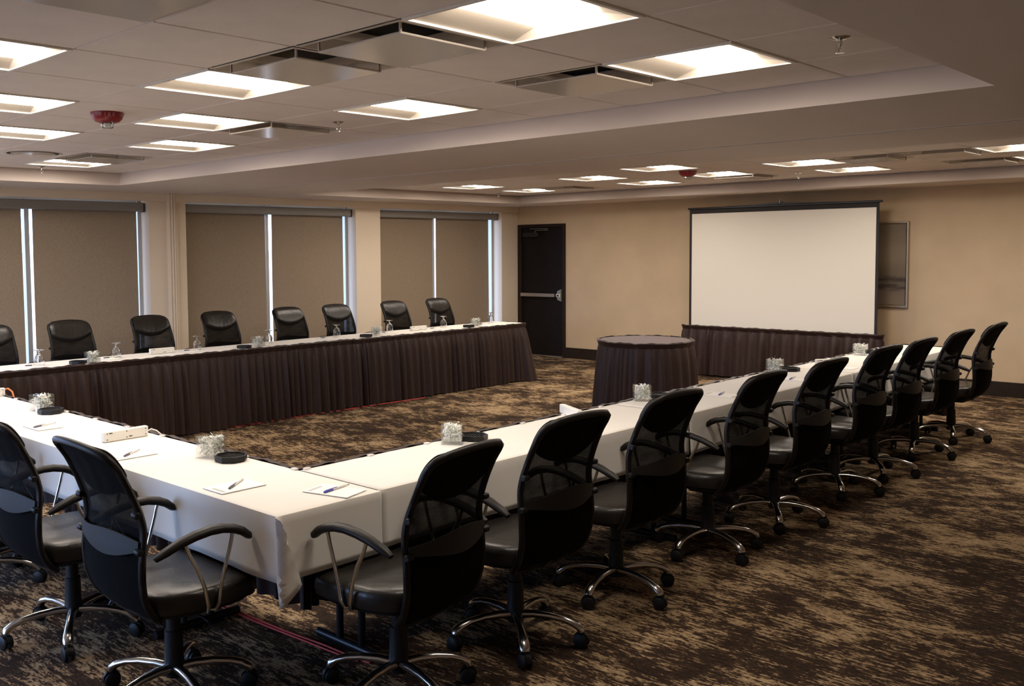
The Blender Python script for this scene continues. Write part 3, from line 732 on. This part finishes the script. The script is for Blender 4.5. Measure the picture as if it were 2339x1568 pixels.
# ------------------------------------------------------------------ office chairs
PROF = smooth_tab([(.385, -.15), (.41, -.19), (.44, -.22), (.49, -.246), (.54, -.258), (.60, -.262), (.66, -.258), (.74, -.25), (.79, -.256), (.83, -.268), (.88, -.287), (.92, -.305), (.96, -.325), (1.0, -.352), (1.035, -.378)])
ZB0, ZB1 = .385, 1.035
def bw(z):
    w_ = lerp([(.385, .188), (.43, .203), (.50, .214), (.60, .220), (.72, .217), (.80, .212), (.90, .206), (1.0, .203), (1.04, .202)], z)
    r = .055; t = z-(ZB1-r)
    if t > 0: w_ -= r-math.sqrt(max(0, r*r-t*t))*1.0 if t < r else r
    r2 = .035; t = (ZB0+r2)-z
    if t > 0: w_ -= r2-math.sqrt(max(0, r2*r2-min(t, r2)**2))
    return w_
def bpt(u, z, off=0.0):
    """point on the back surface: u in -1..1, z height; off = forward offset"""
    x = u*bw(z); y = lerp(PROF, z)+.026*(x/.22)**2+off
    arch = .010*(1-u*u)*max(0, (z-.9)/.135) if z > .9 else 0
    return (x, y, z+arch-.004)
CH = {}
def chair_meshes():
    # mesh panel
    CH['mesh'] = MB().grid(lambda u, v: bpt(u*2-1, ZB0+.004+v*(ZB1-ZB0-.012), .0025*math.sin(u*19+v*31)*math.sin(u*7-v*40)*(1-(2*u-1)**2)), 28, 44).mesh('back_mesh', 'mesh', True)
    # rim
    loop = []
    zs_ = [ZB0+(ZB1-ZB0)*(i/34) for i in range(35)]
    for z in zs_: loop.append(bpt(1, z))
    for k in range(1, 8): loop.append(bpt(1-2*k/8, ZB1))
    for z in reversed(zs_): loop.append(bpt(-1, z))
    for k in range(1, 8): loop.append(bpt(-1+2*k/8, ZB0))
    lp = [loop[0]]
    for q in loop[1:]:
        if (Vector(q)-Vector(lp[-1])).length > .004: lp.append(q)
    CH['rim'] = MB().tube(lp, .0135, 8, closed=True).mesh('back_frame', 'armleather', True)
    # head pad, leather on both sides with a smile-shaped lower seam
    def zl(u): return .862+.075*abs(u)**2.2
    def pad(u, v):
        uu = (u*2-1)*.95; z = zl(uu)+(ZB1-.012-zl(uu))*v
        puff = .010*max(0, (1-(abs(uu)/.97)**4))**.5*max(0, 1-(2*v-1)**4)**.5
        wr = .0018*math.sin(uu*26+3*v)*(1-v)*max(0, 1-abs(uu))
        return bpt(uu, z, .006+puff+wr)
    CH['pad'] = MB().shell(pad, 22, 12, lambda u, v: -(.016+.010*max(0, (1-abs(u*2-1)**4))**.5*max(0, 1-(2*v-1)**4)**.5)).mesh('head_pad', 'leather', True)
    CH['seam'] = MB().tube([bpt(u/10*.95, zl(u/10*.95)-.001, .010) for u in range(-10, 11)], .0055, 6).mesh('seam_piping', 'leather', True)
    # lower cover: opaque lining on the lower part of the back
    def low(u, v):
        uu = (u*2-1)*.97; z = .40+(.655+.03*math.cos(uu*1.6)-.40)*v
        return bpt(uu, z, -.003)
    CH['lining'] = MB().shell(low, 12, 10, .004).mesh('lower_lining', 'fabric', True)
    # lumbar plate behind the mesh
    def lum(u, v):
        uu = u*2-1; zc = .685; top = .020+.020*math.cos(uu*math.pi/2)+.006*math.sin(uu*3); bot = .012+.032*math.cos(uu*math.pi/2)+.006*math.sin(uu*3)
        z = zc-bot+(top+bot)*v
        p_ = bpt(uu*1.0, z, 0); return (p_[0], p_[1]-.012-.014*math.cos(uu*1.4), z)
    CH['lumbar'] = MB().shell(lum, 16, 6, .006).mesh('lumbar_plate', 'greyplastic', True)
    CH['knob'] = MB().lathe([(.001, -.016), (.010, -.016), (.0125, -.012), (.0125, .012), (.010, .016), (.001, .016)], n=12).mesh('adjustment_knob', 'plastic', True)
    # seat cushion: lofted outline
    rings = []
    def outline(k, z, drop):
        pts = []
        n = 40
        for i in range(n):
            a = 2*math.pi*i/n; c, s = math.cos(a), math.sin(a)
            ex = .55
            x = math.copysign(abs(c)**ex, c)*.262*k; y = math.copysign(abs(s)**ex, s)*.245*k+.025
            taper = 1-.10*max(0, (-(y)-.02)/.2)
            zz = z-drop*max(0, (y-.12)/.15)**2
            pts.append((x*taper, y, zz))
        return pts
    prof = [(.90, .405, .0), (.985, .412, .02), (1.0, .432, .025), (1.0, .458, .03), (.985, .474, .033), (.94, .484, .034), (.85, .489, .03), (.6, .487, .02), (.3, .484, .0), (.02, .483, .0)]
    mb = MB().loft([outline(*q) for q in prof], True); CH['seat'] = mb.mesh('seat', 'leather', True)
    mb = MB().loft([outline(.62, .378, 0), outline(.90, .392, .0), outline(.93, .405, .0)], True); CH['pan'] = mb.mesh('seat_pan', 'plastic', True)
    mb = MB().box(-.07, .07, -.12, .10, .335, .385, .012).tube([(0, -.05, .36), (0, -.16, .372), (0, -.215, .43), (0, -.235, .50)], [.03, .03, .026, .02], 10, flat=.5); CH['mech'] = mb.mesh('mechanism', 'plastic', True)
    CH['column'] = MB().lathe([(.001, .085), (.033, .085), (.039, .10), (.037, .14), (.034, .25), (.034, .262), (.027, .265), (.027, .34), (.001, .34)], n=20).mesh('gas_column', 'plastic', True)
    mb = MB().tube([(.05, .02, .352), (.16, .03, .345), (.20, .035, .335)], .005, 6); mb.tube([(.195, .035, .337), (.215, .036, .331), (.255, .04, .325), (.27, .041, .325)], [.006, .015, .018, .008], 10, flat=.35)
    CH['lever'] = mb.mesh('height_lever', 'greyplastic', True)
    # arms
    padp = [(-.215, .652), (-.18, .668), (-.12, .690), (-.06, .704), (0, .711), (.05, .709), (.10, .698), (.135, .682), (.160, .662), (.168, .652)]
    rad = [.012, .021, .023, .024, .024, .024, .024, .023, .021, .012]
    CH['armpad'] = MB().tube([(0, y, z-.012) for y, z in padp], rad, 12, flat=.72).mesh('armrest', 'armleather', True)
    CH['tube_f'] = MB().tube([(0, .095, .682), (0, .083, .63), (0, .062, .56), (0, .042, .49), (0, .032, .43), (-.012, .026, .405), (-.05, .02, .398)], .0075, 8).mesh('arm_tube', 'chrome', True)
    CH['tube_r'] = MB().tube([(0, -.105, .688), (0, -.085, .63), (0, -.052, .57), (0, -.026, .50), (0, -.012, .43), (-.012, -.006, .405), (-.05, 0, .398)], .0075, 8).mesh('arm_tube', 'chrome', True)
    # base leg along +x, with its caster
    path = [(.02, 0, .118), (.08, 0, .124), (.15, 0, .122), (.21, 0, .113), (.25, 0, .100), (.275, 0, .084), (.283, 0, .068)]
    mb = MB(); rings = []
    for k, (x, _, z) in enumerate(path):
        w_ = [.022, .0195, .018, .0185, .021, .023, .021][k]; t = [.018, .0165, .015, .015, .0175, .018, .014][k]
        dx = [0, 0, .05, .2, .5, .9, 1][k]
        rings.append([(x+dx*t*math.sin(a), w_*math.cos(a), z+t*math.sin(a)*(1-.6*dx)) for a in [2*math.pi*i/12 for i in range(12)]])
    CH['leg'] = mb.loft(rings, True).mesh('base_leg', 'chrome', True)
    mb = MB()
    for s in (-1, 1): mb.loft([[(.03*math.cos(a), s*.008, .03+.03*math.sin(a)) for a in [2*math.pi*i/18 for i in range(18)]], [(.03*math.cos(a), s*.019, .03+.03*math.sin(a)) for a in [2*math.pi*i/18 for i in range(18)]], [(.024*math.cos(a), s*.023, .03+.024*math.sin(a)) for a in [2*math.pi*i/18 for i in range(18)]]], True)
    hood = [(.034*math.cos(a), .034+.034*math.sin(a)) for a in [R(-10+200*i/12) for i in range(13)]]
    mb.loft([[(x, -.007, z) for x, z in hood], [(x, .007, z) for x, z in hood]], True)
    mb.tube([(.012, 0, .05), (.012, 0, .075)], .008, 8)
    CH['caster'] = mb.mesh('caster', 'plastic', True)
chair_meshes()
def make_chair():
    e = empty('office_chair')
    bk = put('back_frame', CH['rim'], e)
    for n in ('mesh', 'lining', 'pad', 'seam', 'lumbar'): put({'mesh': 'back_mesh', 'lining': 'lower_lining', 'pad': 'head_pad', 'seam': 'seam_piping', 'lumbar': 'lumbar_plate'}[n], CH[n], bk)
    for s in (-1, 1):
        for z in (.80, .672):
            x, y, _ = bpt(s*1.0, z); k = put('adjustment_knob', CH['knob'], bk, (x+s*.004, y-.018, z), rot=(0, R(90), 0))
    put('seat', CH['seat'], e); put('seat_pan', CH['pan'], e); put('mechanism', CH['mech'], e); put('gas_column', CH['column'], e); put('height_lever', CH['lever'], e)
    for s in (-1, 1):
        a = put('armrest', CH['armpad'], e, (s*.275, 0, 0))
        for t in ('tube_f', 'tube_r'):
            q = put('arm_tube', CH[t], a); q.scale = (s, 1, 1)
    for k in range(5):
        l = put('base_leg', CH['leg'], e, rz=R(72*k)); c = put('caster', CH['caster'], l, (.283, 0, 0), rz=R((-35, 50, 110, 20, 160)[k]))
    return e
proto = make_chair(); first = [True]
def chair(x, y, facing, base, label, group, drop=0.0):
    """facing: world angle of the seat front; base: world angle of one base leg"""
    o = proto if first[0] else copy_tree(proto); first[0] = False
    o.location = (x, y, 0); o.rotation_euler = (0, 0, R(facing-90))
    k = 0
    for c in o.children:
        if c.name.startswith('back_frame'): c.location = (0, 0, -drop)
        if c.name.startswith('base_leg'): c.rotation_euler = (0, 0, R(base-(facing-90)+72*k)); k += 1
    tag(o, label, 'office chair', group)
GR, GN, GL = 'office chairs along the right-hand tables', 'office chairs along the front tables', 'office chairs along the window tables'
ORD = ['first', 'second', 'third', 'fourth', 'fifth', 'sixth', 'seventh', 'eighth', 'ninth']
RCH = [(-.513, -1.685, 95, 45), (.180, -1.69, 87, 11), (.975, -1.673, 87, 43), (1.883, -1.67, 89, 31), (2.689, -1.68, 88, 67), (3.67, -1.655, 86, 67), (4.36, -1.66, 87, 70), (5.277, -1.65, 87, 50), (6.166, -1.66, 89, 56)]
for k, (x, y, f_, b_) in enumerate(RCH):
    lab = 'black mesh-back office chair, %s from the near corner along the right row' % ORD[k]
    if k == 8: lab = 'black mesh-back office chair at the far end of the right row, against the wall'
    chair(x, y, f_, b_, lab, GR, .042 if k == 0 else 0.012)
chair(-1.13, -1.098, -1, 45, 'black office chair of the front row next to the pointed cloth flap', GN, .008)
chair(-1.129, -.246, 0, 24, 'black office chair of the front row cut by the left edge', GN, .02)
chair(-1.16, .72, 0, 33, 'office chair showing only a chrome base leg at the left edge', GN)
LCH = [(.38, 4.30, -90), (1.14, 4.30, -90), (2.0, 4.30, -90), (2.82, 4.30, -90), (3.76, 4.30, -90), (4.49, 4.30, -90), (5.44, 4.30, -90), (6.25, 4.30, -90)]
LLAB = ['black office chair at the window row cut by the left edge', 'black office chair at the window row, first whole one from the left', 'black office chair at the window row left of the fluted post', 'black office chair at the window row just right of the fluted post', 'black office chair at the window row right of the white mullion gap', 'black office chair at the window row left of the plain beige column', 'black office chair at the window row just right of the plain beige column', 'black office chair at the window row nearest the door']
for k, (x, y, f_) in enumerate(LCH): chair(x, y, f_, 20+17*k, LLAB[k], GL)

# ------------------------------------------------------------------ things on the tables
ZTT = ZT+.0035
GOB = MB().lathe([(.026, 0), (.030, .020), (.031, .045), (.028, .066), (.020, .082), (.010, .091), (.006, .100), (.006, .112), (.016, .120), (.031, .124), (.033, .127), (.030, .1285), (.001, .1285), (.001, .100), (.008, .088), (.018, .080), (.026, .065), (.029, .045), (.028, .020), (.024, 0), (.026, 0)], n=24).mesh('goblet', 'glass', True)
GL_LAB = ['upturned water goblet left of the first whole window-row chair', 'upturned water goblet in front of the first blind, right of a glass cube', 'upturned water goblet left of the chair by the fluted post', 'upturned water goblet beside the white mullion gap', 'upturned water goblet before the chair left of the plain column', 'upturned water goblet before the chair right of the plain column', 'upturned water goblet before the chair nearest the door', 'upturned water goblet at the door end of the table']
for k, (x, y) in enumerate([(.462, 3.74), (1.196, 3.80), (2.065, 3.84), (2.918, 3.84), (3.863, 3.87), (4.693, 3.90), (5.565, 3.86), (6.462, 3.87)]):
    o = put('goblet', GOB, None, (x, y, ZTT)); o.scale = (1.32, 1.32, 1.06)
    tag(o, GL_LAB[k], 'goblet', 'upturned goblets on the window row')
# glass cubes with leaves
def cube_meshes():
    a = .052; t = .004; h = .096; mb = MB(); ring = [(-1, -1), (1, -1), (1, 1), (-1, 1)]
    mb.loft([[(x*a, y*a, 0) for x, y in ring], [(x*a, y*a, h) for x, y in ring], [(x*(a-t), y*(a-t), h) for x, y in ring], [(x*(a-t), y*(a-t), .010) for x, y in ring]], True)
    g = mb.mesh('glass_cube', 'thinglass'); out = []
    for s in range(3):
        r = random.Random(40+s); lf = MB(); b_ = a-t-.003
        for k in range(300):
            c = Vector((r.uniform(-b_, b_)*.95, r.uniform(-b_, b_)*.95, r.uniform(.014, .090)+(r.random()**4)*.012))
            d = Vector((r.gauss(0, 1), r.gauss(0, 1), r.gauss(0, 1))).normalized(); q = d.orthogonal().normalized(); n_ = d.cross(q)
            l, w_ = r.uniform(.008, .017), r.uniform(.004, .008)
            P = [c-d*l, c+q*w_+n_*.002, c+d*l, c-q*w_+n_*.002, c-n_*.0015]
            P = [Vector((max(-b_, min(b_, p_.x)), max(-b_, min(b_, p_.y)), max(.0115, p_.z))) for p_ in P]
            lf.add(P, [(0, 1, 4), (1, 2, 4), (2, 3, 4), (3, 0, 4), (0, 3, 1), (1, 3, 2)])
        out.append(lf.mesh('leaf_filling', 'leaf'))
    return g, out
CG, CF = cube_meshes()
CUBES = [(.869, 3.60, 0, 'glass cube of pale leaves before the first whole window-row chair'), (2.656, 3.66, 10, 'glass cube of pale leaves beside the goblet at the mullion gap'), (4.262, 3.65, 30, 'glass cube of pale leaves in front of the plain beige column'), (5.927, 3.65, 5, 'glass cube of pale leaves near the door end of the window row'),
         (-.525, 1.42, 12, 'glass cube of pale leaves on the front row near the left edge'), (-.555, -.485, 20, 'glass cube of pale leaves beside a black tray at the near inner corner'), (.424, -1.10, 35, 'glass cube of pale leaves above the nearest right-row chair'), (2.184, -1.06, 38, 'glass cube of pale leaves in front of the round table'), (4.045, -1.05, 8, 'glass cube of pale leaves before the skirt of the screen'), (5.617, -1.09, 8, 'glass cube of pale leaves nearest the far end of the right row')]
for k, (x, y, a, lab) in enumerate(CUBES):
    e = empty('glass_votive', (x, y, ZTT), R(a)); put('glass_cube', CG, e); f_ = put('leaf_filling', CF[k % 3], e); f_['kind'] = 'stuff'
    tag(e, lab, 'glass cube', 'glass cubes filled with pale leaves')
# octagonal black trays
def tray_meshes():
    ang = [R(22.5+45*k) for k in range(8)]; a = .074
    def ring(r, z): return [(r*math.cos(t)*1.0, r*math.sin(t)*1.0, z) for t in ang]
    b_ = MB().loft([ring(a-.004, 0), ring(a, .003), ring(a, .026), ring(a-.006, .026), ring(a-.010, .010)], True).mesh('dish', 'plastic')
    s = []
    for k in range(-3, 4):
        y = k*.0165; half = math.sqrt((a-.016)**2-y*y)*.95; s.append(MB().box(-half, half, y-.0022, y+.0022, .010, .020).mesh('slat', 'plastic'))
    return b_, s
TD, TS = tray_meshes()
TRAYS = [(.744, 3.61, 0, 'black octagonal tray left of the first glass cube on the window row'), (2.463, 3.62, 0, 'black octagonal tray left of the cube at the mullion gap'), (4.065, 3.61, 0, 'black octagonal tray left of the cube in front of the plain column'), (5.75, 3.61, 0, 'black octagonal tray near the door end of the window row'),
         (-.535, 1.275, 0, 'black octagonal tray beside the cube near the left edge'), (-.54, -.622, 0, 'largest-looking black octagonal tray, at the near inner corner'), (.56, -1.11, 20, 'black octagonal tray right of the cube above the nearest chair'), (2.36, -1.085, 0, 'black octagonal tray hidden behind the third right-row chair'), (4.17, -1.11, 0, 'black octagonal tray peeking out beside the fourth chair'), (5.80, -1.11, 0, 'black octagonal tray at the far end of the right row')]
for x, y, a, lab in TRAYS:
    e = empty('octagonal_tray', (x, y, ZTT), R(a)); put('dish', TD, e)
    for s in TS: put('slat', s, e)
    tag(e, lab, 'tray', 'black octagonal trays')
# notepads and pens
PADM = MB().box(-.07, .07, -.105, .105, 0, .003).mesh('notepad', 'paper'); PRT = MB().box(-.055, .03, -.0030, .0030, 0, .0002).mesh('printed_line', 'ink')
PENB = MB().tube([(0, -.085, .0045), (0, -.083, .0045), (0, .02, .0045), (0, .03, .004)], [.003, .0042, .0042, .003], 10).mesh('barrel', 'clear', True)
PENE = MB().tube([(0, -.088, .0045), (0, -.081, .0045)], [.003, .0045], 8).mesh('end_plug', 'navy', True)
PENC = [MB().tube([(0, .012, .0047), (0, .014, .0047), (0, .060, .0047), (0, .066, .0047)], [.004, .0055, .005, .003], 10).box(-.0012, .0012, -.012, .055, .009, .0105).mesh('cap', c, True) for c in ('blue', 'navy')]
PADS = [(-.765, .86, 0, 110, 1, 'at the left edge of the front row'), (-.80, -.178, 90, 125, 1, 'behind the front-row chair back, near the white power strip'), (-.81, -1.05, 90, 125, 1, 'in front of the nearest front-row chair'), (-.58, -1.40, 15, 100, 0, 'at the near outer corner of the U'),
        (.25, -1.33, 5, 80, 0, 'behind the nearest right-row chair'), (1.15, -1.33, 0, 95, 0, 'behind the third right-row chair'), (2.72, -1.31, 0, 105, 0, 'between the third and fourth right-row chairs'), (3.72, -1.33, 0, 100, 0, 'between the fourth and fifth right-row chairs'), (4.60, -1.33, 0, 100, 1, 'between the fifth and sixth right-row chairs'), (5.5, -1.33, 0, 100, 1, 'between the sixth and seventh right-row chairs'),
        (.40, 3.72, 0, 70, 1, 'by the leftmost goblet on the window row'), (1.13, 3.78, 0, 80, 1, 'by the second goblet on the window row'), (1.96, 3.79, 0, 75, 1, 'by the third goblet on the window row'), (2.80, 3.80, 0, 75, 1, 'by the goblet at the mullion gap'), (3.66, 3.81, 0, 75, 1, 'by the goblet left of the plain column'), (4.55, 3.80, 0, 75, 1, 'by the goblet right of the plain column'), (5.33, 3.78, 0, 80, 1, 'by the goblet nearest the last chair'), (6.20, 3.77, 0, 75, 1, 'at the door end of the window row')]
for x, y, a, pa_, c, where in PADS:
    e = empty('notepad', (x, y, ZTT), R(a)); put('sheets', PADM, e)
    for q in (.088, .08): put('printed_line', PRT, e, (0, q, .003))
    tag(e, 'white notepad '+where, 'notepad', 'notepads at the places')
    e = empty('pen', (x+.005, y+.005, ZTT+.003), R(pa_)); put('barrel', PENB, e); put('end_plug', PENE, e); put('cap', PENC[c], e)
    tag(e, ('blue-capped' if c == 0 else 'dark-capped')+' pen on the notepad '+where, 'pen', 'ballpoint pens on the notepads')
# power strips
def strip(x, y, a, label, cord=None, ln=.125):
    e = empty('power_strip', (x, y, ZTT), R(a))
    MB().box(-ln, ln, -.016, .016, 0, .052, .004).build('case', 'white', e)
    for u, v in ((-.108, .012), (-.108, .042), (0, .012), (0, .042), (.108, .012), (.108, .042)): MB().lathe([(.001, 0), (.003, 0), (.003, .001), (.001, .001)], n=8).build('screw', 'greyplastic', e).matrix_local = Matrix.Translation((u*ln/.125, -.0162, v)) @ Matrix.Rotation(R(90), 4, 'X')
    for u, v in ((-.088, .042), (.022, .014)): MB().box(u-.009, u+.009, -.0168, -.0158, v-.0022, v+.0022).build('slot', 'greyplastic', e)
    if cord: MB().tube(cord, .0035, 8).build('cord', 'white', e, True)
    tag(e, label, 'power strip', 'white power strips on the tables')
strip(-.622, .205, 2, 'white power strip on the front row behind the chair back', [(.125, .0, .02), (.15, .0, .03), (.17, -.02, .02), (.18, -.05, .0), (.19, -.06, -.05)])
strip(-.56, 2.22, -5, 'white power strip with an orange cord at the left edge of the front row')
strip(1.43, -1.07, 60, 'white power strip corner peeking out behind the second right-row chair')
strip(4.70, -1.20, -35, 'white power strip between the fifth and sixth right-row chairs')
strip(1.66, 3.80, -3, 'white power strip before the chair left of the fluted post', None)
strip(5.03, 3.76, -3, 'white power strip before the chair right of the plain column', None)
tag(MB().tube([(-.435, 2.20, ZT+.045), (-.42, 2.19, ZT+.05), (-.405, 2.16, ZT+.03), (-.40, 2.14, ZT-.02), (-.40, 2.13, ZT-.2)], .006, 8).build('orange_cord', 'orange', None, True), 'orange cord running off the power strip at the left edge', 'cord')
# cords on the floor
tag(MB().tube([(-.50, 1.3, .006), (-.49, .6, .006), (-.478, -.322, .006), (-.474, -.61, .006), (-.465, -.889, .006), (-.44, -1.145, .006), (-.435, -1.33, .006), (-.425, -1.42, .006)], .0045, 8).build('floor_cord', 'redcord', None, True), 'red cord lying under the near table corner, straighter one', 'cord')
tag(MB().tube([(-.53, 1.3, .006), (-.52, .5, .006), (-.50, -.30, .006), (-.497, -.55, .006), (-.488, -.80, .006), (-.475, -1.0, .006), (-.465, -1.16, .006), (-.46, -1.25, .006), (-.445, -1.37, .006)], .004, 8).build('floor_cord', 'redcord', None, True), 'thinner red cord curling beside the other under the near table corner', 'cord')
tag(MB().tube([(2.1, 3.50, .006), (2.45, 3.47, .006), (2.70, 3.475, .006), (3.2, 3.47, .006), (3.68, 3.455, .006), (4.295, 3.43, .006), (4.763, 3.40, .006)], .005, 8).build('floor_cord', 'redcord', None, True), 'red cord along the foot of the window-row skirt', 'cord')
